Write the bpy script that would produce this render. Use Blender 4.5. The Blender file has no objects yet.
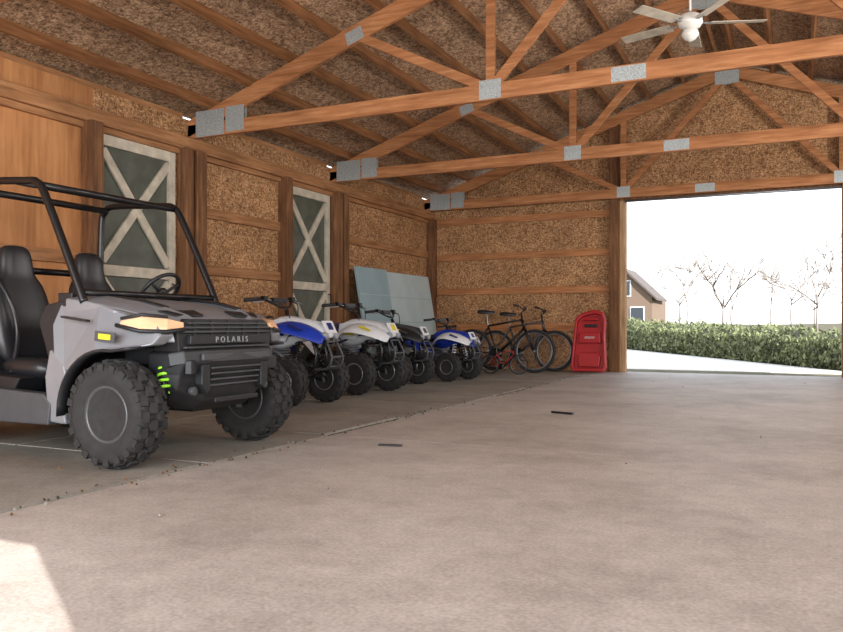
import bpy, bmesh, math, random
from mathutils import Vector, Matrix, Euler, noise
random.seed(7)
SC = bpy.context.scene
PI = math.pi

# ------------------------------------------------------------------ materials
def newmat(name):
    m = bpy.data.materials.new(name); m.use_nodes = True
    nt = m.node_tree; b = nt.nodes['Principled BSDF']
    return m, nt, b
def lin(c):
    out = []
    for v in c[:3]:
        v /= 255.0
        out.append(v/12.92 if v <= .04045 else ((v+.055)/1.055)**2.4)
    return tuple(out)+(1,)
def plain(name, rgb, rough=.5, metal=0, spec=.5, var=.08, scale=12, bump=0):
    m, nt, b = newmat(name); N = nt.nodes; L = nt.links
    tc = N.new('ShaderNodeTexCoord'); nz = N.new('ShaderNodeTexNoise')
    nz.inputs['Scale'].default_value = scale; nz.inputs['Detail'].default_value = 5
    L.new(tc.outputs['Object'], nz.inputs['Vector'])
    r = N.new('ShaderNodeValToRGB'); c = lin(rgb)
    r.color_ramp.elements[0].position = .3; r.color_ramp.elements[1].position = .7
    r.color_ramp.elements[0].color = tuple(x*(1-var) for x in c[:3])+(1,)
    r.color_ramp.elements[1].color = tuple(min(1, x*(1+var)) for x in c[:3])+(1,)
    L.new(nz.outputs['Fac'], r.inputs['Fac']); L.new(r.outputs['Color'], b.inputs['Base Color'])
    b.inputs['Roughness'].default_value = rough; b.inputs['Metallic'].default_value = metal
    b.inputs['Specular IOR Level'].default_value = spec
    if bump:
        bp = N.new('ShaderNodeBump'); bp.inputs['Strength'].default_value = bump; bp.inputs['Distance'].default_value = .01
        L.new(nz.outputs['Fac'], bp.inputs['Height']); L.new(bp.outputs['Normal'], b.inputs['Normal'])
    return m
def ramp(N, stops):
    r = N.new('ShaderNodeValToRGB'); e = r.color_ramp.elements
    e[0].position, e[0].color = stops[0][0], lin(stops[0][1])
    e[1].position, e[1].color = stops[-1][0], lin(stops[-1][1])
    for p, c in stops[1:-1]:
        x = e.new(p); x.color = lin(c)
    return r
def wood(name, stops, stretch=(1, 12, 12), scale=3, rough=.7, lo=.76, hi=1.12):
    m, nt, b = newmat(name); N = nt.nodes; L = nt.links
    tc = N.new('ShaderNodeTexCoord'); mp = N.new('ShaderNodeMapping')
    mp.inputs['Scale'].default_value = stretch
    L.new(tc.outputs['Object'], mp.inputs['Vector'])
    nz = N.new('ShaderNodeTexNoise'); nz.inputs['Scale'].default_value = scale
    nz.inputs['Detail'].default_value = 8; nz.inputs['Distortion'].default_value = .2
    nz.inputs['Roughness'].default_value = .65
    L.new(mp.outputs['Vector'], nz.inputs['Vector'])
    r = ramp(N, stops); L.new(nz.outputs['Fac'], r.inputs['Fac'])
    n2 = N.new('ShaderNodeTexNoise'); n2.inputs['Scale'].default_value = 1.2; n2.inputs['Detail'].default_value = 5
    L.new(tc.outputs['Object'], n2.inputs['Vector'])
    mr = N.new('ShaderNodeMapRange'); mr.inputs[1].default_value = .3; mr.inputs[2].default_value = .7
    mr.inputs[3].default_value = lo; mr.inputs[4].default_value = hi
    L.new(n2.outputs['Fac'], mr.inputs[0])
    mx = N.new('ShaderNodeVectorMath'); mx.operation = 'SCALE'
    L.new(r.outputs['Color'], mx.inputs[0]); L.new(mr.outputs[0], mx.inputs['Scale'])
    L.new(mx.outputs[0], b.inputs['Base Color'])
    b.inputs['Roughness'].default_value = rough; b.inputs['Specular IOR Level'].default_value = .25
    return m
def osb(name, stops, scale=34):
    m, nt, b = newmat(name); N = nt.nodes; L = nt.links
    tc = N.new('ShaderNodeTexCoord')
    outs = []
    for k, st in enumerate([(1.0, .6, 2.2), (2.2, 1.6, .7), (.8, 2.0, 1.4)]):
        mp = N.new('ShaderNodeMapping'); mp.inputs['Scale'].default_value = st
        mp.inputs['Rotation'].default_value = (.5+k, .3+.5*k, .4*k)
        L.new(tc.outputs['Object'], mp.inputs['Vector'])
        v = N.new('ShaderNodeTexVoronoi'); v.inputs['Scale'].default_value = scale*(1+.3*k)
        L.new(mp.outputs['Vector'], v.inputs['Vector'])
        s = N.new('ShaderNodeSeparateColor'); L.new(v.outputs['Color'], s.inputs[0]); outs.append(s.outputs[0])
    mix = N.new('ShaderNodeMath'); mix.operation = 'ADD'
    L.new(outs[0], mix.inputs[0]); L.new(outs[1], mix.inputs[1])
    m2 = N.new('ShaderNodeMath'); m2.operation = 'ADD'; L.new(mix.outputs[0], m2.inputs[0]); L.new(outs[2], m2.inputs[1])
    hf = N.new('ShaderNodeMath'); hf.operation = 'MULTIPLY'; hf.inputs[1].default_value = .333
    L.new(m2.outputs[0], hf.inputs[0])
    r = ramp(N, stops); L.new(hf.outputs[0], r.inputs['Fac'])
    n2 = N.new('ShaderNodeTexNoise'); n2.inputs['Scale'].default_value = 1.6; n2.inputs['Detail'].default_value = 7
    n2.inputs['Roughness'].default_value = .7
    L.new(tc.outputs['Object'], n2.inputs['Vector'])
    mr = N.new('ShaderNodeMapRange'); mr.inputs[1].default_value = .3; mr.inputs[2].default_value = .7
    mr.inputs[3].default_value = .66; mr.inputs[4].default_value = 1.16
    L.new(n2.outputs['Fac'], mr.inputs[0])
    mx = N.new('ShaderNodeVectorMath'); mx.operation = 'SCALE'
    L.new(r.outputs['Color'], mx.inputs[0]); L.new(mr.outputs[0], mx.inputs['Scale'])
    L.new(mx.outputs[0], b.inputs['Base Color'])
    b.inputs['Roughness'].default_value = .7; b.inputs['Specular IOR Level'].default_value = .25
    return m
def concrete(name, a, bb, cc, bump=.15, stain=.84):
    m, nt, b = newmat(name); N = nt.nodes; L = nt.links
    tc = N.new('ShaderNodeTexCoord')
    n1 = N.new('ShaderNodeTexNoise'); n1.inputs['Scale'].default_value = .9; n1.inputs['Detail'].default_value = 12
    n1.inputs['Roughness'].default_value = .75
    n2 = N.new('ShaderNodeTexNoise'); n2.inputs['Scale'].default_value = 70; n2.inputs['Detail'].default_value = 6
    n3 = N.new('ShaderNodeTexNoise'); n3.inputs['Scale'].default_value = 9; n3.inputs['Detail'].default_value = 14; n3.inputs['Roughness'].default_value = .85
    n4 = N.new('ShaderNodeTexNoise'); n4.inputs['Scale'].default_value = 6; n4.inputs['Detail'].default_value = 14; n4.inputs['Roughness'].default_value = .9; n4.inputs['Distortion'].default_value = .4
    for n in (n1, n2, n3, n4): L.new(tc.outputs['Object'], n.inputs['Vector'])
    r = ramp(N, [(.34, a), (.5, bb), (.66, cc)]); L.new(n1.outputs['Fac'], r.inputs['Fac'])
    ad = N.new('ShaderNodeMath'); ad.operation = 'ADD'; L.new(n2.outputs['Fac'], ad.inputs[0]); L.new(n3.outputs['Fac'], ad.inputs[1])
    mr = N.new('ShaderNodeMapRange'); mr.inputs[1].default_value = .75; mr.inputs[2].default_value = 1.25
    mr.inputs[3].default_value = .74; mr.inputs[4].default_value = 1.18
    L.new(ad.outputs[0], mr.inputs[0])
    st = N.new('ShaderNodeMapRange'); st.inputs[1].default_value = .39; st.inputs[2].default_value = .45
    st.inputs[3].default_value = stain; st.inputs[4].default_value = 1.0; L.new(n4.outputs['Fac'], st.inputs[0])
    mu = N.new('ShaderNodeMath'); mu.operation = 'MULTIPLY'; L.new(mr.outputs[0], mu.inputs[0]); L.new(st.outputs[0], mu.inputs[1])
    mx = N.new('ShaderNodeVectorMath'); mx.operation = 'SCALE'
    L.new(r.outputs['Color'], mx.inputs[0]); L.new(mu.outputs[0], mx.inputs['Scale'])
    L.new(mx.outputs[0], b.inputs['Base Color']); b.inputs['Roughness'].default_value = .58
    b.inputs['Specular IOR Level'].default_value = .45
    bp = N.new('ShaderNodeBump'); bp.inputs['Strength'].default_value = bump; bp.inputs['Distance'].default_value = .01
    L.new(ad.outputs[0], bp.inputs['Height']); L.new(bp.outputs['Normal'], b.inputs['Normal'])
    return m

M = {}
M['osb'] = osb('osb_wall', [(.2, (108, 74, 48)), (.42, (158, 114, 76)), (.58, (184, 138, 96)), (.8, (212, 172, 130))])
M['osbroof'] = osb('osb_roof', [(.2, (100, 77, 60)), (.42, (146, 114, 88)), (.58, (172, 138, 108)), (.8, (206, 174, 142))], 30)
M['ply'] = wood('plywood', [(.3, (158, 104, 64)), (.5, (182, 126, 80)), (.7, (200, 144, 96))], (8, 8, .7), 1.5)
M['lum'] = wood('lumber_long_y', [(.3, (126, 86, 54)), (.5, (162, 114, 76)), (.7, (188, 140, 98))], (14, 1, 14), 2)
M['purlin'] = wood('purlin_lumber', [(.3, (104, 68, 42)), (.5, (136, 92, 58)), (.7, (160, 114, 76))], (14, 1, 14), 2)
M['lumx'] = wood('truss_lumber', [(.3, (148, 94, 58)), (.5, (178, 120, 78)), (.7, (204, 148, 102))], (1, 14, 14), 2)
M['post'] = wood('post_wood', [(.3, (86, 58, 38)), (.5, (120, 82, 54)), (.7, (150, 108, 74))], (12, 12, 1), 2)
M['postl'] = wood('new_post_wood', [(.3, (150, 116, 82)), (.5, (184, 148, 110)), (.7, (206, 174, 136))], (12, 12, 1), 2)
M['galv'] = plain('galvanised_plate', (172, 178, 178), .5, .35, var=.35, scale=70, bump=.4)
M['floor'] = concrete('concrete_floor', (148, 138, 131), (172, 162, 155), (188, 179, 172))
M['floor2'] = concrete('grey_floor_slab', (122, 116, 108), (144, 138, 129), (164, 158, 148), stain=.72)
M['dirt'] = plain('dark_gap', (62, 52, 42), .95, var=.3)
M['white'] = plain('weathered_white_paint', (192, 182, 164), .6, var=.22, scale=8)
M['doorg'] = plain('grey_door_board', (82, 86, 76), .35, var=.3, scale=5)
M['black'] = plain('black_plastic', (27, 28, 31), .5, var=.2)
M['blackm'] = plain('black_metal', (16, 16, 18), .35, .0, var=.1)
M['rubber'] = plain('rubber', (40, 39, 39), .8, var=.25, scale=25)
M['seat'] = plain('black_vinyl', (30, 30, 33), .38, var=.1)
M['silver'] = plain('silver_paint', (130, 131, 136), .36, .2, var=.03)
M['dgrey'] = plain('dark_grey_plastic', (66, 68, 72), .5, var=.12)
M['steel'] = plain('steel_rim', (88, 90, 92), .45, .5, var=.1)
M['alu'] = plain('aluminium', (150, 152, 156), .38, .7, var=.05)
M['lime'] = plain('lime_spring', (150, 225, 50), .4, var=.05)
M['lens_reflection'] = plain('headlight_lens', (236, 190, 150), .12, .1, spec=.9, var=.05)  # warm orange reflection painted into the lens colour
M['blue'] = plain('blue_plastic', (26, 56, 164), .35, var=.06)
M['dblue'] = plain('navy_plastic', (26, 38, 98), .35, var=.06)
M['wht'] = plain('white_plastic', (214, 216, 220), .35, var=.03)
M['lgrey'] = plain('light_grey_lettering', (140, 142, 146), .5, var=.03)
M['yel'] = plain('yellow_plastic', (216, 198, 50), .35, var=.05)
M['red'] = plain('red_plastic', (170, 28, 34), .4, var=.06)
M['teal'] = plain('pale_blue_panel', (182, 198, 200), .6, var=.06, scale=3)
M['dteal'] = plain('blue_panel', (146, 168, 174), .6, var=.08, scale=3)
M['lamp'] = plain('milk_glass', (236, 234, 226), .2, var=.02)
M['grass'] = plain('winter_grass', (84, 78, 54), .95, var=.5, scale=6)
M['gravel'] = plain('gravel_drive', (214, 208, 198), .95, var=.15, scale=10)
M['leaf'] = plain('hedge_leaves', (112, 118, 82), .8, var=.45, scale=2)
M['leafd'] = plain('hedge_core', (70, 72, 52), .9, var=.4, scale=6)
M['bark'] = plain('bark', (140, 130, 122), .9, var=.15)
M['siding'] = plain('brown_siding', (116, 98, 84), .8, var=.1)
M['shingle'] = plain('shingles', (92, 84, 80), .9, var=.2)
M['glass'] = plain('dark_window', (52, 58, 66), .15, var=.1)

# ------------------------------------------------------------------ builder
def cr(pts, k=6, closed=False):
    P = [Vector(p) for p in pts]; n = len(P); out = []
    rng = range(n) if closed else range(n-1)
    for i in rng:
        if closed: a, b, c, d = P[i-1], P[i], P[(i+1) % n], P[(i+2) % n]
        else: a, b, c, d = P[max(i-1, 0)], P[i], P[i+1], P[min(i+2, n-1)]
        for j in range(k):
            t = j/k
            out.append(.5*((2*b)+(c-a)*t+(2*a-5*b+4*c-d)*t*t+(-a+3*b-3*c+d)*t**3))
    if not closed: out.append(P[-1])
    return out
class MB:
    def __init__(s): s.v = []; s.f = []; s.m = []; s.s = []; s.mats = []
    def add(s, vs, fs, mat, smooth=False):
        mat = M[mat]
        if mat not in s.mats: s.mats.append(mat)
        mi = s.mats.index(mat); o = len(s.v)
        s.v += [tuple(v) for v in vs]
        for f in fs: s.f.append([i+o for i in f]); s.m.append(mi); s.s.append(smooth)
    def box(s, c, size, mat, rot=None):
        c = Vector(c); R = Euler(rot).to_matrix() if rot else Matrix.Identity(3)
        vs = [c+R @ Vector((x*size[0]/2, y*size[1]/2, z*size[2]/2)) for x in (-1, 1) for y in (-1, 1) for z in (-1, 1)]
        s.add(vs, [(0, 1, 3, 2), (4, 6, 7, 5), (0, 4, 5, 1), (2, 3, 7, 6), (0, 2, 6, 4), (1, 5, 7, 3)], mat)
    def bb(s, lo, hi, mat):
        s.box([(a+b)/2 for a, b in zip(lo, hi)], [abs(b-a) for a, b in zip(lo, hi)], mat)
    def beam(s, p1, p2, w, h, mat, up=(0, 0, 1)):
        p1 = Vector(p1); p2 = Vector(p2); d = (p2-p1).normalized(); up = Vector(up)
        if abs(d.dot(up)) > .98: up = Vector((1, 0, 0))
        sd = d.cross(up).normalized(); u = sd.cross(d)
        vs = [p+sd*a*w/2+u*b*h/2 for p in (p1, p2) for a in (-1, 1) for b in (-1, 1)]
        s.add(vs, [(0, 1, 3, 2), (4, 6, 7, 5), (0, 4, 5, 1), (2, 3, 7, 6), (0, 2, 6, 4), (1, 5, 7, 3)], mat)
    def tube(s, pts, r, mat, n=8, closed=False):
        P = [Vector(p) for p in pts]; m = len(P)
        rs = r if isinstance(r, (list, tuple)) else [r]*m
        T = []
        for i in range(m):
            a = P[i-1] if (i or closed) else P[0]; b = P[(i+1) % m] if (i < m-1 or closed) else P[-1]
            T.append((b-a).normalized())
        u = T[0].orthogonal().normalized(); vs = []
        for i in range(m):
            u = (u-T[i]*u.dot(T[i])).normalized(); w = T[i].cross(u)
            for j in range(n):
                a = 2*PI*j/n; vs.append(P[i]+(u*math.cos(a)+w*math.sin(a))*rs[i])
        fs = []
        for i in range(m if closed else m-1):
            for j in range(n):
                k = (i+1) % m
                fs.append((i*n+j, i*n+(j+1) % n, k*n+(j+1) % n, k*n+j))
        if not closed:
            fs.append(tuple(range(n))[::-1]); fs.append(tuple((m-1)*n+j for j in range(n)))
        s.add(vs, fs, mat, True)
    def lathe(s, c, axis, prof, mat, n=28, smooth=True, closed=False):
        c = Vector(c); A = Vector(axis).normalized(); u = A.orthogonal().normalized(); w = A.cross(u); vs = []
        for (o, r) in prof:
            for j in range(n):
                a = 2*PI*j/n; vs.append(c+A*o+(u*math.cos(a)+w*math.sin(a))*r)
        fs = []; m = len(prof)
        for i in range(m if closed else m-1):
            k = (i+1) % m
            for j in range(n): fs.append((i*n+j, i*n+(j+1) % n, k*n+(j+1) % n, k*n+j))
        if not closed:
            fs.append(tuple(range(n))); fs.append(tuple((m-1)*n+j for j in range(n)))
        s.add(vs, fs, mat, smooth)
    def prism(s, pts, plane, a, b, mat):
        def mk(p, t):
            return {'xz': (p[0], t, p[1]), 'yz': (t, p[0], p[1]), 'xy': (p[0], p[1], t)}[plane]
        n = len(pts); vs = [mk(p, a) for p in pts]+[mk(p, b) for p in pts]
        fs = [tuple(range(n)), tuple(range(n, 2*n))]+[(i, (i+1) % n, n+(i+1) % n, n+i) for i in range(n)]
        s.add(vs, fs, mat)
    def loft(s, secs, mat, smooth=True):
        n = len(secs[0]); vs = [p for q in secs for p in q]; fs = []
        for i in range(len(secs)-1):
            for j in range(n): fs.append((i*n+j, i*n+(j+1) % n, (i+1)*n+(j+1) % n, (i+1)*n+j))
        fs.append(tuple(range(n))); fs.append(tuple((len(secs)-1)*n+j for j in range(n)))
        s.add(vs, fs, mat, smooth)
    def sheet(s, rows, mat, th=.012, smooth=True):
        n = len(rows[0]); m = len(rows)
        top = [Vector(p) for r in rows for p in r]; bot = [p-Vector((0, 0, th)) for p in top]
        vs = top+bot; o = n*m; fs = []
        for i in range(m-1):
            for j in range(n-1):
                q = (i*n+j, i*n+j+1, (i+1)*n+j+1, (i+1)*n+j); fs.append(q); fs.append(tuple(o+k for k in q)[::-1])
        ring = [j for j in range(n)]+[i*n+n-1 for i in range(1, m)]+[(m-1)*n+j for j in range(n-2, -1, -1)]+[i*n for i in range(m-2, 0, -1)]
        for a, b in zip(ring, ring[1:]+ring[:1]): fs.append((a, b, o+b, o+a))
        s.add(vs, fs, mat, smooth)
    def obj(s, name, parent=None, bevel=0, sub=0, loc=None):
        me = bpy.data.meshes.new(name); me.from_pydata(s.v, [], s.f)
        for m in s.mats: me.materials.append(m)
        for p, mi, sm in zip(me.polygons, s.m, s.s): p.material_index = mi; p.use_smooth = sm
        bm = bmesh.new(); bm.from_mesh(me); bmesh.ops.recalc_face_normals(bm, faces=bm.faces); bm.to_mesh(me); bm.free()
        ob = bpy.data.objects.new(name, me); SC.collection.objects.link(ob)
        if parent: ob.parent = parent
        if loc: ob.location = loc
        if bevel:
            b = ob.modifiers.new('bevel', 'BEVEL'); b.width = bevel; b.segments = 2; b.limit_method = 'ANGLE'; b.angle_limit = .6
        if sub:
            x = ob.modifiers.new('sub', 'SUBSURF'); x.levels = sub; x.render_levels = sub
        return ob
def empty(name, loc, rz=0, sc=1, rx=0):
    e = bpy.data.objects.new(name, None); SC.collection.objects.link(e)
    e.location = loc; e.rotation_euler = (rx, 0, rz); e.scale = (sc, sc, sc); e.empty_display_size = .2
    return e
def lettering(txt, size, mat, parent, loc, rot, ext=.003, sp=1):
    cu = bpy.data.curves.new('lettering', 'FONT'); cu.body = txt; cu.size = size; cu.extrude = ext; cu.align_x = 'CENTER'; cu.space_character = sp
    t = bpy.data.objects.new('tmp', cu); SC.collection.objects.link(t)
    me = bpy.data.meshes.new_from_object(t); bpy.data.objects.remove(t)
    t = bpy.data.objects.new('lettering', me); SC.collection.objects.link(t); me.materials.clear(); me.materials.append(M[mat])
    t.parent = parent; t.rotation_euler = rot; t.location = loc

# ------------------------------------------------------------------ building
XL, XR, YB, YF, RX = -6.3, 4.3, 13.65, -1.5, -1.0
JX = 3.0
def zt(x):
    return 3.13+.34*((x-XL) if x < RX else (2*RX-x-XL))
b = MB()
b.bb((-3.05, YF, -.12), (XR, 4.9, 0), 'floor'); b.bb((-3.05, 4.906, -.12), (XR, 9.64, 0), 'floor'); b.bb((-3.05, 9.648, -.12), (XR, YB+.1, 0), 'floor')
b.bb((XL, YF, -.12), (-3.075, 2.2, 0), 'floor')
ys = [2.215, 3.6, 4.9, 6.1, 7.3, 8.5, 9.7, 10.9, 12.1, YB+.1]
for i, (a, c) in enumerate(zip(ys, ys[1:])):
    for (x0, x1) in ((XL, -4.72), (-4.70, -3.10+.03*math.sin(i*2.3))):
        b.bb((x0, a+.008, -.12), (x1, c-.008, .004*((i*7) % 3)/2), 'floor2')
b.bb((XL, YF, -.2), (XR, YB+.1, -.014), 'dirt')
b.obj('floor')
b = MB()
for (a, c, m) in ((YF, 5.68, 'ply'), (6.82, 8.92, 'osb'), (10.06, YB, 'osb')):
    b.bb((XL-.05, a, 0), (XL, c, 3.15), m)
for (a, c) in ((5.68, 6.82), (8.92, 10.06)): b.bb((XL-.05, a, 2.76), (XL, c, 3.15), 'osb')
b.obj('wall_left')
b = MB()
b.bb((XL, YF, 2.72), (XL+.05, YB, 2.925), 'lum'); b.bb((XL+.05, YF, 2.78), (XL+.10, YB, 2.925), 'lum')
for (a, c) in ((YF, 5.6), (7.2, 8.86), (10.34, YB-.15)):
    for z in (2.12, 1.45, .76, .08):
        if a == YF and z > 1.5: continue
        b.bb((XL, a, z-.06), (XL+.04, c, z+.06), 'lum')
b.obj('trim_girts_left', bevel=.004)
b = MB()
yy_ = [YF, 3.47, 7.02, 10.07, 13.39]
for a, c in ((YF, 3.4), (3.6, 6.95), (7.15, 10.0), (10.2, 13.3)):
    b.bb((XL-.045, a, 3.15), (XL-.005, c, 3.205), 'lum')
b.obj('trim_eave_blocking')
b = MB()
for y, w in ((.1, .15), (3.5, .15), (5.6, .15), (6.90, .12), (7.10, .17), (8.84, .14), (10.14, .13), (10.33, .13), (YB-.09, .16)):
    b.bb((XL+.001, y-w/2, 0), (XL+.15, y+w/2, 2.79), 'post')
b.obj('trim_posts_left', bevel=.006)
def xdoor(name, y0, y1):
    e = empty(name, (XL-.02, y0, 0)); W = y1-y0; H = 2.72
    b = MB(); b.bb((-.02, .01, .02), (.0, W-.01, H), 'doorg'); b.obj('board', e)
    b = MB(); t = .045
    for y in (.01, W-.10): b.bb((0, y, .02), (t, y+.09, H), 'white')
    for z in (.02, 1.30, H-.11): b.bb((0, .1, z), (t-.003, W-.1, z+.11), 'white')
    for z0, z1 in ((.13, 1.30), (1.41, H-.11)):
        b.beam((.018, .1, z0+.04), (.018, W-.1, z1-.04), .09, .03, 'white', up=(1, 0, 0))
        b.beam((.022, .1, z1-.04), (.022, W-.1, z0+.04), .09, .03, 'white', up=(1, 0, 0))
    b.obj('frame', e, bevel=.003)
    b = MB(); b.tube([(t, W-.06, 1.1), (t+.04, W-.06, 1.12), (t+.04, W-.06, 1.24), (t, W-.06, 1.26)], .008, 'blackm')
    b.obj('handle', e)
xdoor('door_1', 5.69, 6.81); xdoor('door_2', 8.93, 10.05)
DX0, DX1, DH = -2.62, .62, 2.91
b = MB()
b.bb((XL-.05, YB, 0), (DX0, YB+.05, 3.1), 'osb'); b.bb((DX1, YB, 0), (XR+.05, YB+.05, 3.1), 'osb'); b.bb((DX0, YB, DH), (DX1, YB+.05, 3.1), 'osb')
b.prism([(XL-.05, 3.1), (XR+.05, 3.1), (RX, zt(RX)+.1)], 'xz', YB, YB+.05, 'osb')
b.obj('wall_back')
b = MB()
for z in (2.72, 2.06, 1.42, .76):
    b.bb((XL+.16, YB-.04, z-.06), (DX0-.27, YB, z+.06), 'lumx')
    b.bb((DX1+.2, YB-.04, z-.06), (XR, YB, z+.06), 'lumx')
b.obj('trim_girts_back', bevel=.004)
b = MB()
b.bb((DX0-.26, YB-.15, 0), (DX0-.10, YB-.001, zt(DX0-.2)-.05), 'post')
b.bb((DX0-.10, YB-.08, 0), (DX0, YB-.001, DH), 'postl')
b.bb((DX1, YB-.15, 0), (DX1+.16, YB-.001, zt(DX1)-.05), 'post')
b.bb((DX0-.10, YB-.08, DH), (DX1, YB-.001, DH+.16), 'post')
b.obj('trim_door_frame', bevel=.005)
b = MB(); b.tube([(DX0, YB-.12, DH-.02), (DX1, YB-.12, DH-.02)], .02, 'alu')
b.obj('door_track')
b = MB(); b.bb((XR, YF, 0), (XR+.05, YB, 3.22), 'osb'); b.obj('wall_right')
b = MB()
b.bb((XL-.05, YF-.05, 0), (-5.2, YF, 3.1), 'osb'); b.bb((JX, YF-.05, 0), (XR+.05, YF, 3.1), 'osb')
b.bb((-5.2, YF-.05, 2.92), (JX, YF, 3.1), 'osb')
b.prism([(XL-.05, 3.1), (XR+.05, 3.1), (RX, zt(RX)+.1)], 'xz', YF-.05, YF, 'osb')
b.obj('wall_front')
# roof
b = MB()
y0, y1 = YF-.4, YB+.35
PH = .12
for s, ov in ((-1, 5.42), (1, 5.75)):
    xe = RX+s*ov; ze = zt(RX)-.34*ov+PH+.005; zr = zt(RX)+PH+.005
    b.prism([(RX, zr), (xe, ze), (xe, ze+.025), (RX, zr+.025)], 'xz', y0, y1, 'osbroof')
b.obj('ceiling')
b = MB()
for s in (-1, 1):
    for i in range(10):
        dx = .12+i*.54; x = RX+s*dx; z = zt(RX)-.34*dx
        b.box((x, (y0+y1)/2, z+.06), (.04, y1-y0-.02, PH), 'purlin', rot=(0, s*math.atan(.34), 0))
b.obj('ceiling_purlins')
def truss(y):
    e = empty('roof_truss', (0, y, 0)); T = .045
    b = MB(); zb = 2.93
    b.bb((XL-.05, -T/2, zb), (XR+.05, T/2, zb+.155), 'lumx')
    for s in (-1, 1):
        xe = RX+s*5.5
        b.beam((xe, 0, zt(RX)-.34*5.5-.09), (RX, 0, zt(RX)-.09), T, .18, 'lumx')
        nx = RX+s*1.62; mx = RX+s*3.1
        b.beam((nx, 0, zb+.12), (nx, 0, zt(nx)-.1), T*.9, .09, 'lumx')
        b.beam((nx, 0, zb+.1), (RX+s*.05, 0, zt(RX)-.2), T*.9, .09, 'lumx')
        b.beam((nx, 0, zb+.1), (mx, 0, zt(mx)-.1), T*.9, .09, 'lumx')
    b.obj('members', e, bevel=.003)
    b = MB()
    for q in (-1, 1):
        yy = q*(T/2+.002)
        for s in (-1, 1):
            b.box((RX+s*4.98, yy, zb+.15), (.40, .004, .29), 'galv'); b.box((RX+s*4.63, yy, zb+.165), (.25, .004, .28), 'galv')
            b.box((RX+s*1.62, yy, zb+.10), (.22, .004, .18), 'galv')
            b.box((RX+s*3.1, yy, zt(RX+s*3.1)-.11), (.2, .004, .13), 'galv', rot=(0, s*math.atan(.34), 0))
        b.box((RX-.33, yy, zb+.078), (.3, .004, .13), 'galv')
        b.box((RX, yy, zt(RX)-.16), (.36, .004, .28), 'galv')
    b.obj('nail_plates', e)
for y in (0.0, 3.5, 7.05, 10.1, 13.42): truss(y)
# ceiling fan
e = empty('ceiling_fan', (-.90, 7.75, 3.62))
b = MB()
b.lathe((0, 0, 0), (0, 0, 1), [(-.05, .04), (-.04, .09), (.0, .115), (.06, .11), (.09, .05), (.11, .02)], 'lamp')
b.tube([(0, 0, .1), (0, 0, 1.28)], .011, 'lamp'); b.lathe((0, 0, 1.20), (0, 0, 1), [(0, .03), (.07, .07), (.1, .07)], 'lamp')
b.obj('motor', e)
b = MB()
for k in range(5):
    a = 2*PI*k/5+.35
    Rz = Euler((0, 0, a)).to_matrix()
    b.box(Rz @ Vector((.43, 0, .0)), (.50, .12, .008), 'white', rot=(.2, 0, a)); b.box(Rz @ Vector((.17, 0, 0)), (.1, .03, .01), 'alu', rot=(0, 0, a))
b.obj('blades', e, bevel=.003)
b = MB(); b.lathe((0, 0, -.05), (0, 0, -1), [(0, .04), (.02, .07), (.06, .08), (.10, .05), (.12, .01)], 'lamp'); b.obj('globe', e)
# added fill lights, unseen under the truss chords at right, brighten walls and ceiling
for y in (3.5, 7.05, 10.1):
    e = empty('added_fill_light', (2.7, y, 2.82))
    b = MB(); b.prism([(-.10, .0), (.10, .0), (.05, .07), (-.05, .07)], 'xz', -.65, .65, 'wht')
    for s in (-1, 1):
        b.tube([(s*.04, -.6, -.005), (s*.04, .6, -.005)], .014, 'lamp')
        b.tube([(s*.03, 0, .06), (s*.03, 0, .11)], .004, 'blackm', 6)
    b.obj('added_housing', e)
    l = bpy.data.lights.new('added_fill_lamp', 'AREA'); l.shape = 'RECTANGLE'; l.size = .3; l.size_y = 1.2; l.energy = 115; l.color = (1, .98, .95)
    o = bpy.data.objects.new('lamp', l); SC.collection.objects.link(o); o.parent = e; o.location = (-.14, 0, .02)
    o.rotation_euler = Vector((-1, .15, .06)).to_track_quat('-Z', 'Y').to_euler()

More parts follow.
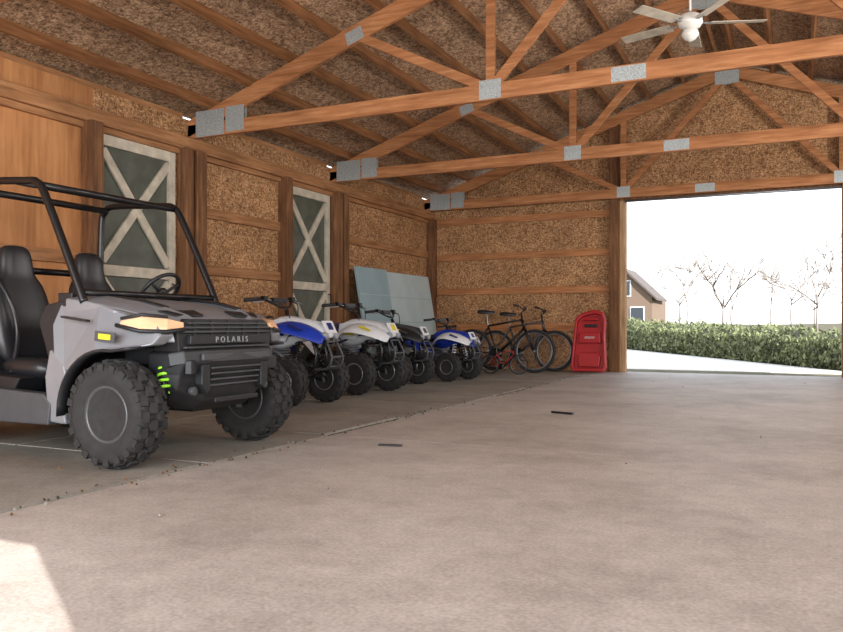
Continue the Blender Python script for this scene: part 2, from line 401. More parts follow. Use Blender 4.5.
# ------------------------------------------------------------------ wheels
def wheel(b, c, R, W, rr, side=-1, knob=.02, nk=22, rim='steel', rows=4):
    c = Vector(c); r0 = R-knob
    h = W/2
    prof = [(-h*.78, rr), (-h*.95, rr+.25*(r0-rr)), (-h, rr+.6*(r0-rr)), (-h*.92, rr+.88*(r0-rr)), (-h*.6, r0), (0, r0+.003),
            (h*.6, r0), (h*.92, rr+.88*(r0-rr)), (h, rr+.6*(r0-rr)), (h*.95, rr+.25*(r0-rr)), (h*.78, rr)]
    b.lathe(c, (0, 1, 0), prof, 'rubber', 32)
    for i in range(nk):
        for k in range(rows):
            a = 2*PI*(i+(.5 if k % 2 else 0))/nk
            o = (k-(rows-1)/2)/(rows/2)*h*.86
            edge = abs(o) > h*.5
            rad = r0-(.016 if edge else .0)*R/.3
            u = Vector((math.cos(a), 0, math.sin(a))); p = c+u*(rad+knob*.2)+Vector((0, o, 0))
            b.box(p, (knob*1.6, W/rows*.80, 2*PI*R/nk*.60), 'rubber', rot=(0, -a, (.35 if o > 0 else -.35)*(1 if edge else .6)))
        for sg in (-1, 1):
            a = 2*PI*(i+.25)/nk; u = Vector((math.cos(a), 0, math.sin(a)))
            b.box(c+u*(r0*.93)+Vector((0, sg*h*.93, 0)), (R*.13, knob*.6, 2*PI*R/nk*.42), 'rubber', rot=(0, -a, 0))
    f = side
    b.lathe(c, (0, f, 0), [(-h*.8, rr*1.0), (-h*.8, rr*.9), (h*.2, rr*.84), (h*.78, rr*.92), (h*.84, rr*1.04), (h*.7, rr*1.05)], rim, 28, closed=True)
    b.lathe(c, (0, f, 0), [(h*.05, rr*.86), (h*.2, rr*.84), (h*.42, rr*.55), (h*.42, rr*.3), (h*.3, rr*.26)], rim, 28)
    b.lathe(c, (0, f, 0), [(h*.25, rr*.27), (h*.62, rr*.24), (h*.66, rr*.1)], 'black', 16)
    for i in range(8):
        a = 2*PI*i/8
        b.box(c+Vector((math.cos(a)*rr*.68, f*h*.36, math.sin(a)*rr*.68)), (rr*.20, .016, rr*.20), 'black', rot=(0, -a, 0))
    for i in range(4):
        a = 2*PI*i/4+.4
        b.lathe(c+Vector((math.cos(a)*rr*.4, 0, math.sin(a)*rr*.4)), (0, f, 0), [(h*.42, rr*.055), (h*.52, rr*.05)], 'alu', 6)
def spring(b, p1, p2, r, w, turns, mat):
    p1 = Vector(p1); p2 = Vector(p2); A = (p2-p1).normalized(); u = A.orthogonal().normalized(); v = A.cross(u); n = turns*10
    b.tube([p1+(p2-p1)*(i/n)+(u*math.cos(2*PI*i/10)+v*math.sin(2*PI*i/10))*r for i in range(n+1)], w, mat, 6)
    b.tube([p1, p2], r*.45, 'blackm', 8)

# ------------------------------------------------------------------ UTV
def utv():
    e = empty('utility_vehicle', (-3.43, 3.86, 0))
    b = MB()
    for x in (0, -1.75):
        for s in (-1, 1): wheel(b, (x, s*.60, .305), .305, .205, .155, side=s, knob=.026, nk=20)
    b.obj('wheels', e)
    for s, nm in ((-1, 'fender_right'), (1, 'fender_left')):
        arch = [(.36*math.cos(math.radians(a)), .305+.36*math.sin(math.radians(a))) for a in range(192, 78, -10)]
        out = [(-.40, .62), (-.325, .56)]+[q for q in arch if q[1] > .50]+[(.16, .675), (.25, .69), (.275, .74), (.25, .80), (.08, .865), (-.15, .92), (-.38, .96), (-.47, .945), (-.47, .80)]
        def off(p):
            return max(0, (p[1]-.70))*.50+max(0, p[0]-.10)*.65+max(0, .60-p[1])*.08
        def slab(bm_, out, y1, y2, mat):
            n = len(out)
            vs = [(p[0], s*(y1-off(p)), p[1]) for p in out]+[(p[0], s*(y2-off(p)), p[1]) for p in out]
            bm_.add(vs, [tuple(range(n)), tuple(range(n, 2*n))]+[(i, (i+1) % n, n+(i+1) % n, n+i) for i in range(n)], mat)
        b = MB(); slab(b, out, .69, .59, 'silver')
        slab(b, [(-.50, .24), (-.40, .23)]+[q for q in arch if q[1] < .52]+[(-.335, .57), (-.40, .63), (-.45, .66), (-.50, .50)], .675, .58, 'silver')
        b.obj(nm, e, bevel=.010)
        b = MB()
        b.sheet([[(q[0]*1.0, s*.705, q[1]+.004), (q[0]*1.0, s*.60, q[1]+.008)] for q in arch[1:]+[(.14, .672), (.20, .678)]], 'black', .016)
        b.box((.0, s*.688, .735), (.15, .006, .055), 'dgrey', rot=(0, .08, 0)); b.box((.0, s*.691, .735), (.09, .006, .030), 'yel', rot=(0, .08, 0))
        b.box((-.26, s*.66, .835), (.20, .03, .012), 'black', rot=(0, .12, 0))
        b.obj(nm.replace('fender', 'flare'), e)
    b = MB(); secs = []
    for x, w, zc, ze, zb in ((-.42, .59, 1.00, .955, .80), (-.25, .59, .985, .935, .76), (-.05, .58, .955, .90, .72), (.12, .53, .915, .86, .70), (.22, .46, .875, .82, .70), (.27, .42, .845, .80, .70)):
        secs.append([(x, -w, zb), (x, -w, ze), (x, -w*.86, ze+.02), (x, -w*.62, zc-.012), (x, -w*.55, zc-.035), (x, -w*.2, zc-.025), (x, w*.2, zc-.025), (x, w*.55, zc-.035), (x, w*.62, zc-.012), (x, w*.86, ze+.02), (x, w, ze), (x, w, zb)])
    b.loft(secs, 'silver', smooth=False); b.obj('hood', e, bevel=.008)
    b = MB()
    for s in (-1, 1):
        b.sheet([[(-.40, s*.40, .988), (-.40, s*.30, .985)], [(-.1, s*.40, .955), (-.1, s*.30, .957)], [(.10, s*.37, .913), (.10, s*.30, .911)]], 'black', .012)
        b.sheet([[(.14, s*.44, .885), (.14, s*.14, .892)], [(.22, s*.38, .858), (.22, s*.14, .862)]], 'black', .012)
    b.box((-.46, 0, .92), (.12, 1.12, .14), 'black'); b.obj('hood_trim', e, bevel=.006)
    b = MB()
    for s in (-1, 1):
        b.loft([[(.06, s*.630, .825), (.06, s*.645, .805), (.06, s*.58, .80), (.06, s*.58, .83)],
                [(.17, s*.585, .846), (.18, s*.61, .778), (.12, s*.55, .775), (.12, s*.55, .85)],
                [(.265, s*.49, .835), (.29, s*.52, .775), (.22, s*.48, .772), (.22, s*.48, .838)],
                [(.30, s*.40, .815), (.31, s*.41, .785), (.25, s*.40, .785), (.25, s*.40, .81)]], 'lens_reflection', False)
    b.obj('headlights', e, bevel=.004)
    b = MB()
    for s in (-1, 1):
        b.tube([(.04, s*.650, .80), (.18, s*.618, .768), (.295, s*.522, .762), (.322, s*.42, .775)], .012, 'black')
        b.tube([(.06, s*.632, .836), (.17, s*.588, .858), (.265, s*.49, .845)], .009, 'black')
    b.obj('headlight_bezel', e)
    b = MB()
    b.prism([(-.42, .64), (.42, .64), (.44, .79), (.36, .835), (-.36, .835), (-.44, .79)], 'yz', .10, .285, 'black')
    for z, w in ((.67, .41), (.76, .42), (.785, .42), (.81, .38)):
        b.box((.292, 0, z), (.03, 2*w-.04, .012), 'dgrey')
    for y in (-.3, -.15, 0, .15, .3): b.box((.286, y, .765), (.02, .02, .12), 'black')
    b.box((.296, 0, .715), (.04, .72, .055), 'black')
    b.obj('grille', e, bevel=.005)
    b = MB()
    secs = []
    for y, dx, z0, z1 in ((-.45, -.10, .46, .64), (-.41, -.02, .37, .655), (-.24, .02, .30, .66), (0, .03, .295, .66), (.24, .02, .30, .66), (.41, -.02, .37, .655), (.45, -.10, .46, .64)):
        m = (z0+z1)/2
        secs.append([(.08, y, z0), (.20+dx, y, z0), (.275+dx, y, z0+.06), (.30+dx, y, m), (.345+dx, y, z1-.07), (.33+dx, y, z1), (.08, y, z1)])
    b.loft(secs, 'black', False); b.obj('bumper', e, bevel=.01)
    b = MB()
    for k in range(4): b.box((.352-.008*k, 0, .55-.034*k), (.03, .46, .012), 'dgrey')
    for s in (-1, 1):
        b.prism([(s*.24, .57), (s*.31, .57), (s*.31, .46), (s*.27, .40), (s*.24, .42)], 'yz', .30, .355, 'black')
        b.box((.325, s*.37, .56), (.04, .08, .08), 'black', rot=(0, 0, -s*.3))
        b.lathe((.32, s*.33, .42), (1, 0, 0), [(-.04, .022), (.0, .028)], 'dgrey', 12)
    b.box((.355, 0, .615), (.02, .62, .04), 'dgrey')
    b.box((.35, 0, .36), (.02, .40, .03), 'black')
    b.obj('bumper_detail', e, bevel=.006)
    lettering('POLARIS', .050, 'lgrey', e, (.318, 0, .697), (PI/2, 0, PI/2), sp=1.75)
    b = MB()
    for s in (-1, 1):
        for x in (-.12, .12):
            b.tube([(x, s*.16, .36), (x*.3, s*.50, .27)], .014, 'blackm'); b.tube([(x, s*.18, .46), (x*.3, s*.50, .40)], .012, 'blackm')
        b.tube([(0, s*.46, .24), (0, s*.48, .42)], .03, 'dgrey')
        b.tube([(0, s*.1, .31), (0, s*.55, .305)], .02, 'blackm')
        spring(b, (.185, s*.44, .42), (.165, s*.40, .60), .036, .010, 5, 'lime')
        b.tube([(.12, s*.3, .34), (.185, s*.44, .40)], .016, 'blackm'); b.tube([(.165, s*.40, .60), (.16, s*.39, .68)], .02, 'blackm')
        spring(b, (-1.75, s*.40, .33), (-1.75, s*.34, .62), .04, .011, 6, 'lime')
        b.tube([(-1.75, s*.1, .31), (-1.75, s*.55, .305)], .025, 'blackm')
    b.box((-.02, 0, .43), (.36, .34, .30), 'blackm'); b.box((.0, 0, .62), (.3, .8, .10), 'black')
    b.obj('suspension', e, bevel=.004)
    b = MB()
    b.box((-.95, 0, .27), (1.25, 1.16, .05), 'black')
    for s in (-1, 1):
        b.prism([(-1.42, .22), (-.48, .22), (-.46, .34), (-.52, .40), (-.95, .42), (-1.25, .48), (-1.42, .60)], 'xz', s*.58, s*.66, 'dgrey')
        b.prism([(-1.42, .30), (-1.05, .30), (-.85, .40), (-.80, .48), (-1.42, .52)], 'xz', s*.40, s*.60, 'black')
    b.prism([(-.42, .28), (-.46, .28), (-.60, .66), (-.66, .82), (-.60, .92), (-.42, .95)], 'xz', -.58, .58, 'black')
    b.box((-1.38, 0, .50), (.12, 1.16, .5), 'black')
    b.box((-1.10, 0, .36), (.5, 1.1, .16), 'blackm')
    b.obj('cab_tub', e, bevel=.01)
    for i, y in enumerate((-.30, .30)):
        b = MB()
        b.loft([[(x, y-.22*w, z0), (x, y-.22*w, z1), (x, y-.15*w, z1+.03), (x, y, z1), (x, y+.15*w, z1+.03), (x, y+.22*w, z1), (x, y+.22*w, z0)] for x, w, z0, z1 in ((-.70, .8, .46, .53), (-.76, 1, .43, .58), (-.95, 1, .44, .58), (-1.18, 1, .44, .58))], 'seat')
        def bx(z, w, t, lean): return [(lean-t, y-.22*w, z), (lean+t, y-.22*w, z), (lean+t+.03, y-.16*w, z), (lean+t, y, z), (lean+t+.03, y+.16*w, z), (lean+t, y+.22*w, z), (lean-t, y+.22*w, z)]
        b.loft([bx(.52, .95, .05, -1.12), bx(.70, 1.02, .06, -1.15), bx(.95, 1.0, .055, -1.20), bx(1.08, .85, .05, -1.23), bx(1.12, .6, .045, -1.24), bx(1.18, .55, .05, -1.25), bx(1.28, .52, .05, -1.26), bx(1.33, .38, .03, -1.26)], 'seat')
        b.obj('seat_%d' % (i+1), e, sub=1)
    b = MB(); r = .024
    for s in (-1, 1):
        b.tube(cr([(-.28, s*.58, .93), (-.36, s*.58, 1.10), (-.60, s*.575, 1.56), (-.68, s*.57, 1.655), (-.80, s*.57, 1.675), (-1.25, s*.57, 1.70), (-1.36, s*.57, 1.66), (-1.40, s*.57, 1.50), (-1.42, s*.57, .55)], 6), r, 'blackm', 10)
        b.tube(cr([(-1.40, s*.57, 1.3), (-1.60, s*.56, 1.0), (-1.70, s*.55, .75)], 5), r*.8, 'blackm', 10)
        b.tube([(-.50, s*.60, .45), (-.47, s*.60, .6), (-.44, s*.59, .8)], .018, 'blackm')
    b.tube([(-.66, -.57, 1.64), (-.66, .57, 1.64)], r*.9, 'blackm', 10); b.tube([(-.86, -.57, 1.67), (-.86, .57, 1.67)], r*.7, 'blackm', 10)
    b.tube([(-1.34, -.57, 1.67), (-1.34, .57, 1.67)], r, 'blackm', 10); b.tube([(-1.42, -.57, 1.18), (-1.42, .57, 1.18)], r, 'blackm', 10)
    b.tube([(-.31, -.58, .99), (-.31, .58, .99)], r*.8, 'blackm', 10)
    b.obj('roll_cage', e)
    b = MB()
    b.tube(cr([(-1.34, -.48, 1.25), (-1.10, -.46, 1.0), (-1.05, -.42, .75), (-1.0, -.5, .5)], 5), .014, 'seat', 6)
    b.tube([(-.62, .30, .9), (-.72, .30, .97)], .02, 'black')
    c = Vector((-.55, .30, 1.03)); ax = Vector((-.75, 0, .66)).normalized(); u = Vector((0, 1, 0)); w = ax.cross(u)
    ring = [c+(u*math.cos(2*PI*i/28)+w*math.sin(2*PI*i/28))*.155 for i in range(28)]
    b.tube(ring, .014, 'black', 8, True)
    for k in range(3):
        a = PI/2+2*PI*k/3; b.tube([c-ax*.03, c+(u*math.cos(a)+w*math.sin(a))*.15], .011, 'black', 6)
    b.lathe(c-ax*.04, ax, [(0, .04), (.03, .045), (.045, .03)], 'black', 16)
    b.tube([c-ax*.04, c-ax*.28], .022, 'black', 8)
    b.obj('steering_wheel', e)
    b = MB()
    b.box((-1.95, 0, .63), (.86, 1.22, .05), 'black')
    for s in (-1, 1): b.prism([(-1.50, .64), (-2.38, .64), (-2.38, .88), (-1.50, .92)], 'xz', s*.58, s*.64, 'dgrey')
    b.box((-1.52, 0, .78), (.04, 1.2, .26), 'black'); b.box((-2.37, 0, .77), (.04, 1.2, .24), 'black')
    b.box((-1.9, 0, .46), (.7, .5, .28), 'blackm')
    for s in (-1, 1): b.box((-2.39, s*.5, .75), (.02, .08, .1), 'red')
    b.obj('cargo_bed', e, bevel=.01)
utv()

# ------------------------------------------------------------------ quads
def quad(loc, c1, c2, nose, rz=0, sc=1, springc='blackm', rim='alu', acc='dgrey'):
    e = empty('quad_bike', loc, rz, sc)
    b = MB()
    for s in (-1, 1):
        wheel(b, (0, s*.33, .235), .235, .15, .115, side=s, knob=.016, nk=16, rim=rim, rows=3)
        wheel(b, (-.96, s*.33, .235), .235, .21, .10, side=s, knob=.018, nk=16, rim=rim, rows=3)
    b.obj('wheels', e)
    b = MB()
    for s in (-1, 1):
        def rows(R):
            out = []
            for x, zi, zo, yi, yo in R:
                ym = (yi+yo)/2
                out.append([(x, s*yi, zi), (x, s*ym, (zi+zo)/2+.03), (x, s*yo, zo), (x, s*(yo+.012), zo-.035)])
            return out
        b.sheet(rows([(.30, .64, .60, .07, .15), (.18, .73, .67, .09, .26), (.02, .79, .72, .10, .36), (-.16, .80, .74, .11, .38), (-.30, .72, .64, .12, .33), (-.40, .58, .50, .14, .26)]), c1)
        b.sheet(rows([(-.60, .52, .44, .12, .28), (-.70, .66, .60, .12, .34), (-.85, .75, .70, .11, .38), (-1.05, .80, .77, .10, .38), (-1.28, .84, .82, .07, .26)]), c2)
    b.obj('fenders', e, sub=1)
    def sec(x, w, z0, z1): return [(x, -w*.7, z0), (x, -w, (z0+z1)/2), (x, -w*.75, z1-.02), (x, 0, z1), (x, w*.75, z1-.02), (x, w, (z0+z1)/2), (x, w*.7, z0)]
    b = MB()
    b.loft([sec(-.46, .09, .56, .74), sec(-.36, .12, .50, .83), (sec(-.22, .125, .52, .86)), sec(-.08, .11, .58, .83), sec(.10, .10, .62, .81), sec(.22, .09, .62, .77), sec(.29, .05, .63, .69)], nose)
    b.obj('nose_and_tank', e, sub=1)
    b = MB()
    b.loft([sec(-1.22, .06, .77, .83), sec(-1.08, .11, .70, .835), sec(-.85, .12, .62, .77), sec(-.65, .10, .60, .73), sec(-.48, .09, .62, .76), sec(-.40, .06, .70, .80)], 'seat')
    b.obj('seat', e, sub=1)
    b = MB()
    b.box((.255, 0, .735), (.015, .16, .13), 'wht', rot=(0, -.5, 0)); b.box((.262, 0, .742), (.012, .07, .07), acc, rot=(0, -.5, 0))
    for s in (-1, 1):
        b.lathe((.27, s*.085, .655), (1, 0, -.1), [(-.04, .03), (0, .038), (.02, .03), (.025, .01)], 'lgrey', 14)
    for s in (-1, 1):
        b.prism([(-.40, .62), (-.16, .60), (-.05, .76), (-.2, .82), (-.38, .78)], 'xz', s*.118, s*.135, c2)
        b.prism([(-.34, .66), (-.18, .65), (-.12, .74), (-.3, .74)], 'xz', s*.134, s*.14, acc)
        b.prism([(.02, .765), (.16, .715), (.14, .70), (.0, .745)], 'xz', s*.28, s*.31, acc)
    b.obj('number_plate', e, bevel=.004)
    b = MB(); r = .012
    for s in (-1, 1):
        b.tube(cr([(-1.05, s*.07, .62), (-.5, s*.09, .56), (-.1, s*.09, .66), (.12, s*.08, .60), (.14, s*.09, .36), (-.2, s*.12, .22), (-.7, s*.12, .22), (-.96, s*.08, .26)], 4), r, 'blackm')
        b.tube(cr([(.14, s*.09, .34), (.30, s*.09, .36), (.345, s*.09, .46), (.28, s*.08, .60)], 5), r*.9, 'dgrey')
        for x in (-.09, .11):
            b.tube([(x, s*.09, .30), (x*.3, s*.27, .22)], .010, 'blackm'); b.tube([(x, s*.09, .40), (x*.3, s*.27, .29)], .009, 'blackm')
        b.tube([(0, s*.27, .20), (0, s*.275, .32)], .018, 'alu')
        spring(b, (.02, s*.25, .30), (.0, s*.12, .60), .028, .008, 7, springc)
        b.tube(cr([(-.12, s*.30, .30), (-.3, s*.33, .27), (-.60, s*.33, .27), (-.68, s*.25, .30), (-.68, s*.12, .28)], 4), .012, 'blackm')
        b.box((-.46, s*.24, .27), (.34, .18, .012), 'blackm')
        b.tube([(-.96, s*.02, .235), (-.96, s*.3, .235)], .02, 'blackm')
    for p in ((.345, .46), (.30, .37), (.28, .60)): b.tube([(p[0], -.09, p[1]), (p[0], .09, p[1])], r*.9, 'dgrey')
    b.tube(cr([(-1.12, -.08, .64), (-1.30, -.09, .70), (-1.30, .09, .70), (-1.12, .08, .64)], 4), .012, 'blackm')
    spring(b, (-.80, 0, .34), (-.62, 0, .56), .035, .009, 6, springc)
    b.obj('frame', e)
    b = MB()
    b.box((-.36, 0, .33), (.30, .20, .18), 'alu'); b.box((-.36, 0, .46), (.16, .15, .12), 'dgrey')
    for k in range(5): b.box((-.36, 0, .42+.025*k), (.19, .19, .008), 'alu')
    b.lathe((-.38, -.12, .32), (0, 1, 0), [(0, .05), (.02, .085), (.22, .085), (.24, .05)], 'dgrey', 20)
    b.tube(cr([(-.26, -.05, .46), (-.16, -.13, .44), (-.30, -.15, .52), (-.7, -.13, .54)], 5), .015, 'alu')
    b.tube([(-.7, -.13, .54), (-1.12, -.14, .60)], .04, 'alu', 12)
    b.obj('engine', e, bevel=.005)
    b = MB()
    b.tube([(-.12, 0, .45), (-.24, 0, .90)], .018, 'blackm')
    b.tube(cr([(-.42, -.37, .985), (-.36, -.22, 1.0), (-.27, -.10, .94), (-.25, 0, .92), (-.27, .10, .94), (-.36, .22, 1.0), (-.42, .37, .985)], 5), .012, 'blackm')
    b.tube([(-.345, -.18, .99), (-.345, .18, .99)], .008, 'alu'); b.box((-.34, 0, .99), (.05, .2, .05), 'blackm')
    for s in (-1, 1):
        b.tube([(-.365, s*.25, 1.0), (-.425, s*.39, .985)], .019, 'rubber')
        b.tube(cr([(-.33, s*.22, .985), (-.30, s*.27, .975), (-.34, s*.37, .965)], 4), .006, 'alu')
        b.tube(cr([(-.35, s*.2, .99), (-.2, s*.12, .95), (-.15, s*.05, .8)], 4), .005, 'blackm', 5)
        b.box((-.34, s*.21, 1.01), (.05, .05, .035), 'blackm')
    b.obj('handlebar', e)
quad((-4.42, 6.64, 0), 'blue', 'wht', 'wht', rz=-.05, sc=1.06, acc='dblue')
quad((-4.50, 8.16, 0), 'wht', 'wht', 'wht', rz=-.08, sc=1.04, acc='yel')
quad((-4.62, 9.30, 0), 'black', 'blue', 'dgrey', rz=-.03, sc=.98)
quad((-4.40, 10.52, 0), 'wht', 'blue', 'blue', rz=-.15, sc=.88, springc='wht', acc='dblue')
quad((-4.72, 11.56, 0), 'blue', 'blue', 'dblue', rz=-.06, sc=.78)

# ------------------------------------------------------------------ bicycles
def bike(name, loc, rz, sc, col, lean=.12, R=.345):
    e = empty(name, loc, rz, sc, rx=lean)
    b = MB()
    for x in (0, 1.05):
        c = Vector((x, 0, R+.0))
        ring = lambda r: [c+Vector((math.cos(2*PI*i/36)*r, 0, math.sin(2*PI*i/36)*r)) for i in range(36)]
        b.tube(ring(R-.026), .026, 'rubber', 8, True); b.tube(ring(R-.058), .010, 'alu', 6, True)
        for k in range(20):
            a = 2*PI*k/20; b.tube([c+Vector((0, .02*(-1)**k, 0)), c+Vector((math.cos(a), 0, math.sin(a)))*(R-.06)], .0016, 'alu', 4)
        b.tube([c-Vector((0, .05, 0)), c+Vector((0, .05, 0))], .018, 'alu')
    b.obj('wheels', e)
    b = MB(); bbp = (.44, 0, .29); st = (.27, 0, .74); h1 = (.84, 0, .84); h0 = (.875, 0, .70)
    for p, q, r in ((bbp, st, .016), (st, h1, .016), (bbp, h0, .022), (h1, h0, .024)): b.tube([p, q], r, col)
    for s in (-1, 1):
        b.tube([(0, s*.055, R), (.42, s*.03, .29)], .010, col); b.tube([(0, s*.055, R), (.28, s*.02, .72)], .009, col)
        b.tube([(1.05, s*.055, R), (.93, s*.055, .62), (.88, s*.03, .70)], .016, 'blackm')
    b.obj('frame', e)
    b = MB()
    b.tube([st, (.24, 0, .94)], .012, 'alu')
    b.loft([[(x, -w, .94), (x, -w*.8, z), (x, 0, z+.01), (x, w*.8, z), (x, w, .94)] for x, w, z in ((.10, .07, .99), (.17, .08, .995), (.28, .035, .98), (.38, .018, .975))], 'seat')
    b.obj('saddle', e, bevel=.004)
    b = MB()
    b.tube([h1, (.82, 0, .95), (.88, 0, 1.0)], .014, 'blackm')
    b.tube(cr([(.80, -.28, 1.05), (.84, -.18, 1.04), (.88, -.06, 1.0), (.88, .06, 1.0), (.84, .18, 1.04), (.80, .28, 1.05)], 4), .012, 'blackm')
    for s in (-1, 1): b.tube([(.83, s*.18, 1.045), (.80, s*.29, 1.05)], .018, 'rubber'); b.tube([(.87, s*.14, 1.02), (.90, s*.24, 1.0)], .005, 'alu', 5)
    b.obj('handlebar', e)
    b = MB()
    b.lathe((.44, -.05, .29), (0, 1, 0), [(0, .095), (.006, .095)], 'blackm', 28); b.lathe((0, -.05, R), (0, 1, 0), [(0, .05), (.02, .03)], 'blackm', 20)
    b.tube([(.44, -.06, .29), (.56, -.07, .18)], .010, 'alu'); b.tube([(.44, .06, .29), (.32, .07, .40)], .010, 'alu')
    b.box((.57, -.12, .175), (.09, .09, .02), 'black'); b.box((.31, .12, .405), (.09, .09, .02), 'black')
    b.tube([(0, -.045, R+.05), (.44, -.045, .385)], .004, 'blackm', 4); b.tube([(0, -.045, R-.05), (.44, -.045, .195)], .004, 'blackm', 4)
    b.obj('drivetrain', e)
bike('bicycle', (-5.05, 12.64, 0), .0, 1.06, 'blackm', lean=-.06)
bike('bicycle', (-4.84, 13.18, 0), .0, 1.03, 'dgrey', lean=-.08)
bike('kids_bicycle', (-4.52, 12.14, 0), .02, .46, 'red', lean=.06)

# red plastic sled leaning on back wall
e = empty('plastic_sled', (-3.10, 12.98, 0), 0, 1, rx=-.20)
b = MB()
out = [(-.26, .02), (.26, .02), (.29, .10), (.25, .60), (.25, .88), (.20, 1.02), (.06, 1.06), (-.16, 1.00), (-.25, .92), (-.27, .60), (-.29, .10)]
b.prism(out, 'xz', 0, .03, 'red')
inn = [(x*.86, .055+z*.89) for x, z in out]
n = len(out)
vs = [(x, -.10, z) for x, z in out]+[(x, -.10, z) for x, z in inn]+[(x, 0, z) for x, z in out]+[(x, 0, z) for x, z in inn]
fs = []
for i in range(n):
    j = (i+1) % n
    fs += [(i, j, n+j, n+i), (i, j, 2*n+j, 2*n+i), (n+i, n+j, 3*n+j, 3*n+i)]
b.add(vs, fs, 'red')
b.prism([(-.17, .10), (.17, .10), (.19, .28), (.15, .34), (-.15, .34), (-.19, .28)], 'xz', -.07, 0, 'red')
b.prism([(-.19, .50), (.19, .50), (.17, .68), (-.17, .68)], 'xz', -.075, 0, 'red')
b.box((0, -.02, .80), (.22, .03, .05), 'black'); b.box((0, -.06, .90), (.24, .05, .045), 'red')
b.obj('shell', e, bevel=.014)
lettering('SNOW', .055, 'wht', e, (0, -.078, .57), (PI/2, 0, 0), ext=.002)

def panel(y0, y1, h, mat, off):
    e = empty('insulation_panel', (XL+.42+off, y0, 0)); e.rotation_euler = (0, -.17, 0)
    b = MB(); b.bb((0, 0, 0), (.035, y1-y0, h), mat)
    for k in range(1, 4): b.bb((.035, 0, h*k/4-.004), (.038, y1-y0, h*k/4+.004), 'teal' if mat == 'dteal' else 'dteal')
    b.obj('sheet', e, bevel=.004)
panel(10.45, 11.45, 1.72, 'dteal', .06); panel(11.48, 13.2, 1.70, 'teal', 0)

def px(x, y):
    z = 632/(y-325); u = (x-421)/790; return (z*(-.429+.903*u), z*(.903+.429*u))
x, y = px(390, 446); b = MB(); b.box((0, 0, .006), (.16, .03, .012), 'blackm', rot=(0, 0, .2)); b.obj('paint_stirrer', loc=(x, y, 0), bevel=.002)
x, y = px(562, 414); b = MB(); b.box((0, 0, .010), (.22, .03, .016), 'blackm', rot=(0, 0, -.3)); b.obj('metal_strip', loc=(x, y, .002), bevel=.002)
b = MB()
for i in range(260):
    yy = random.uniform(1.8, 12.5); xx = (-3.07 if random.random() < .8 else random.uniform(-6, 2))+random.gauss(0, .05); s = random.uniform(.003, .009)
    b.box((xx, yy, s*.5+.003), (s*1.6, s, s), random.choice(['dirt', 'post', 'floor2', 'dirt']), rot=(random.random(), random.random(), random.random()*3))
b.obj('floor_debris')

# ------------------------------------------------------------------ exterior
P0 = Vector((-9.0, 38.0, 0)); D = Vector((.466, -.885, 0)); Nn = Vector((.885, .466, 0)); TL = 22.5
b = MB(); n = 60; vs = []; fs = []
for i in range(n+1):
    for j in range(n+1):
        x = -90+180*i/n; y = -30+160*j/n
        vs.append((x, y, -.13+max(0, y-40)*.012+(noise.noise(Vector((x*.1, y*.1, 0)))*.2 if y > 44 else 0)))
for i in range(n):
    for j in range(n): fs.append((i*(n+1)+j, (i+1)*(n+1)+j, (i+1)*(n+1)+j+1, i*(n+1)+j+1))
b.add(vs, fs, 'grass', True)
q0 = P0-Nn*.75; q1 = P0+D*TL-Nn*.75
b.prism([(-22, 17.6), (q1.x, q1.y-1.0), (q1.x, q1.y), (q0.x, q0.y), (-26, 38)], 'xy', -.13, -.118, 'gravel')
b.obj('ground')
b = MB()
def hh(t): return 1.12-.022*t+.16*noise.noise(Vector((t*.7, 3, 0)))+.12*noise.noise(Vector((t*2.6, 3, 0)))
def pt(t, o, z): v = P0+D*t+Nn*o; return (v.x, v.y, z)
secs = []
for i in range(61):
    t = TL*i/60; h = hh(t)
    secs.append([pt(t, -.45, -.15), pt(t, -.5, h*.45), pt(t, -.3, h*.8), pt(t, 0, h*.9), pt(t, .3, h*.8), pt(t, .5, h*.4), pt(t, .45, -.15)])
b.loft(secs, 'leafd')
for i in range(17000):
    t = random.uniform(0, TL); a = random.uniform(0, PI)
    h = hh(t); o = -math.cos(a)*.52+random.gauss(0, .05); z = -.1+(h+.05)*math.sin(a)**.6+random.gauss(0, .06)
    if random.random() < .5: o = -.5+random.gauss(0, .07); z = random.uniform(-.1, h*.8)
    s = random.uniform(.03, .08); R = Euler((random.random()*6, random.random()*6, random.random()*6)).to_matrix(); c = Vector(pt(t, o, z))
    b.add([c+R @ Vector(p) for p in ((-s, 0, 0), (0, -s*.5, 0), (s, 0, 0), (0, s*.5, 0))], [(0, 1, 2, 3)], 'leaf')
b.obj('hedge')
def tree(loc, H, lv=4):
    b = MB()
    def br(p, d, L, r, lv):
        q = p+d*L; mid = p+d*L*.5+Vector((random.gauss(0, .04), random.gauss(0, .04), 0))*L
        b.tube([p, mid, q], [r, r*.85, r*.65], 'bark', 4)
        if lv == 0: return
        for k in range(3 if lv > 1 else 5):
            nd = (d+Vector((random.gauss(0, .5), random.gauss(0, .5), random.gauss(.05, .25)))).normalized()
            br(p+(q-p)*random.uniform(.6, 1), nd, L*random.uniform(.6, .8), r*.6, lv-1)
    br(Vector((0, 0, -.3)), Vector((0, 0, 1)), H*.34, H*.012, lv)
    b.obj('bare_tree', loc=loc)
for (x, y, z, h) in ((-3.9, 50, 0, 8.4), (1.2, 56, 0, 8.5), (-9.0, 70, .4, 9), (4.2, 60, .2, 8), (-6.2, 90, .6, 9), (-.5, 95, .6, 10), (-12, 100, .7, 10), (5, 100, .7, 10), (2, 110, .8, 10), (-3, 112, .8, 10)): tree((x, y, z), h)
e = empty('house', (-15.2, 82, .2))
b = MB(); b.bb((-9, -3, -.6), (2.5, 6, 3.4), 'siding'); b.prism([(-2.9, 3.4), (2.5, 3.4), (-.2, 6.0)], 'xz', -3, 3, 'siding'); b.obj('walls', e)
b = MB()
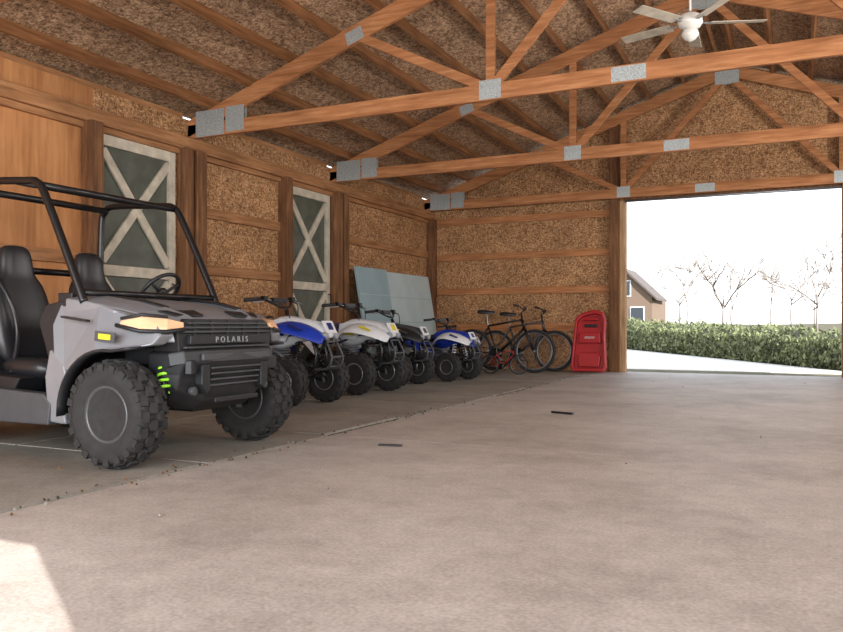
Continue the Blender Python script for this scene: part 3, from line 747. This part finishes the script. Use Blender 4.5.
for s in (-1, 1): b.prism([(-.2, 6.25), (-.2+s*3.2, 3.2), (-.2+s*3.2, 3.0), (-.2, 6.0)], 'xz', -3.4, 3.3, 'shingle')
b.prism([(-9.3, 3.2), (-9.3, 3.4), (-7, 5.6), (-2, 5.6), (-2, 3.2)], 'xz', 1, 5, 'shingle')
b.bb((-4.4, 2, 3), (-3.4, 3, 7.8), 'siding'); b.obj('roof', e)
b = MB()
for x, z in ((-2.0, .9), (.5, .9), (-.8, 3.5)): b.bb((x-.1, -3.08, z-.1), (x+1.3, -3.02, z+1.5), 'wht'); b.bb((x, -3.12, z), (x+1.2, -3.07, z+1.4), 'glass')
b.obj('windows', e)

# ------------------------------------------------------------------ light
w = bpy.data.worlds.new('World'); SC.world = w; w.use_nodes = True
nt = w.node_tree; bg = nt.nodes['Background']
tc = nt.nodes.new('ShaderNodeTexCoord'); sp = nt.nodes.new('ShaderNodeSeparateXYZ'); nt.links.new(tc.outputs['Generated'], sp.inputs[0])
r = nt.nodes.new('ShaderNodeValToRGB'); r.color_ramp.elements[0].color = (1, 1, 1, 1); r.color_ramp.elements[1].color = (.72, .84, 1, 1)
r.color_ramp.elements[1].position = .8
nt.links.new(sp.outputs['Z'], r.inputs['Fac']); nt.links.new(r.outputs['Color'], bg.inputs['Color']); bg.inputs['Strength'].default_value = 2.1
s = bpy.data.lights.new('sun', 'SUN'); s.energy = 11; s.angle = .004; s.color = (1, .97, .92)
so = bpy.data.objects.new('sun', s); SC.collection.objects.link(so)
d = Vector((-.84, .54, -.446)).normalized(); so.rotation_euler = d.to_track_quat('-Z', 'Y').to_euler()
def area(name, loc, direction, sx, sy, p, col=(1, 1, 1)):
    l = bpy.data.lights.new(name, 'AREA'); l.shape = 'RECTANGLE'; l.size = sx; l.size_y = sy; l.energy = p; l.color = col
    o = bpy.data.objects.new(name, l); SC.collection.objects.link(o); o.location = loc
    o.rotation_euler = Vector(direction).to_track_quat('-Z', 'Y').to_euler(); return o
area('added_front_fill', (-1.2, -1.4, 1.5), (0, 1, .15), 7.5, 2.6, 540, (.95, .98, 1))  # added lamp just inside the front opening, brightens the interior

cam = bpy.data.cameras.new('camera'); co = bpy.data.objects.new('camera', cam); SC.collection.objects.link(co)
co.location = (0, 0, .8); co.rotation_euler = (PI/2, 0, math.radians(25.4)); cam.sensor_width = 36; cam.lens = 33.74; cam.shift_y = 9/843
cam.clip_end = 500
SC.camera = co
SC.view_settings.view_transform = 'Standard'; SC.view_settings.look = 'None'; SC.view_settings.exposure = 0
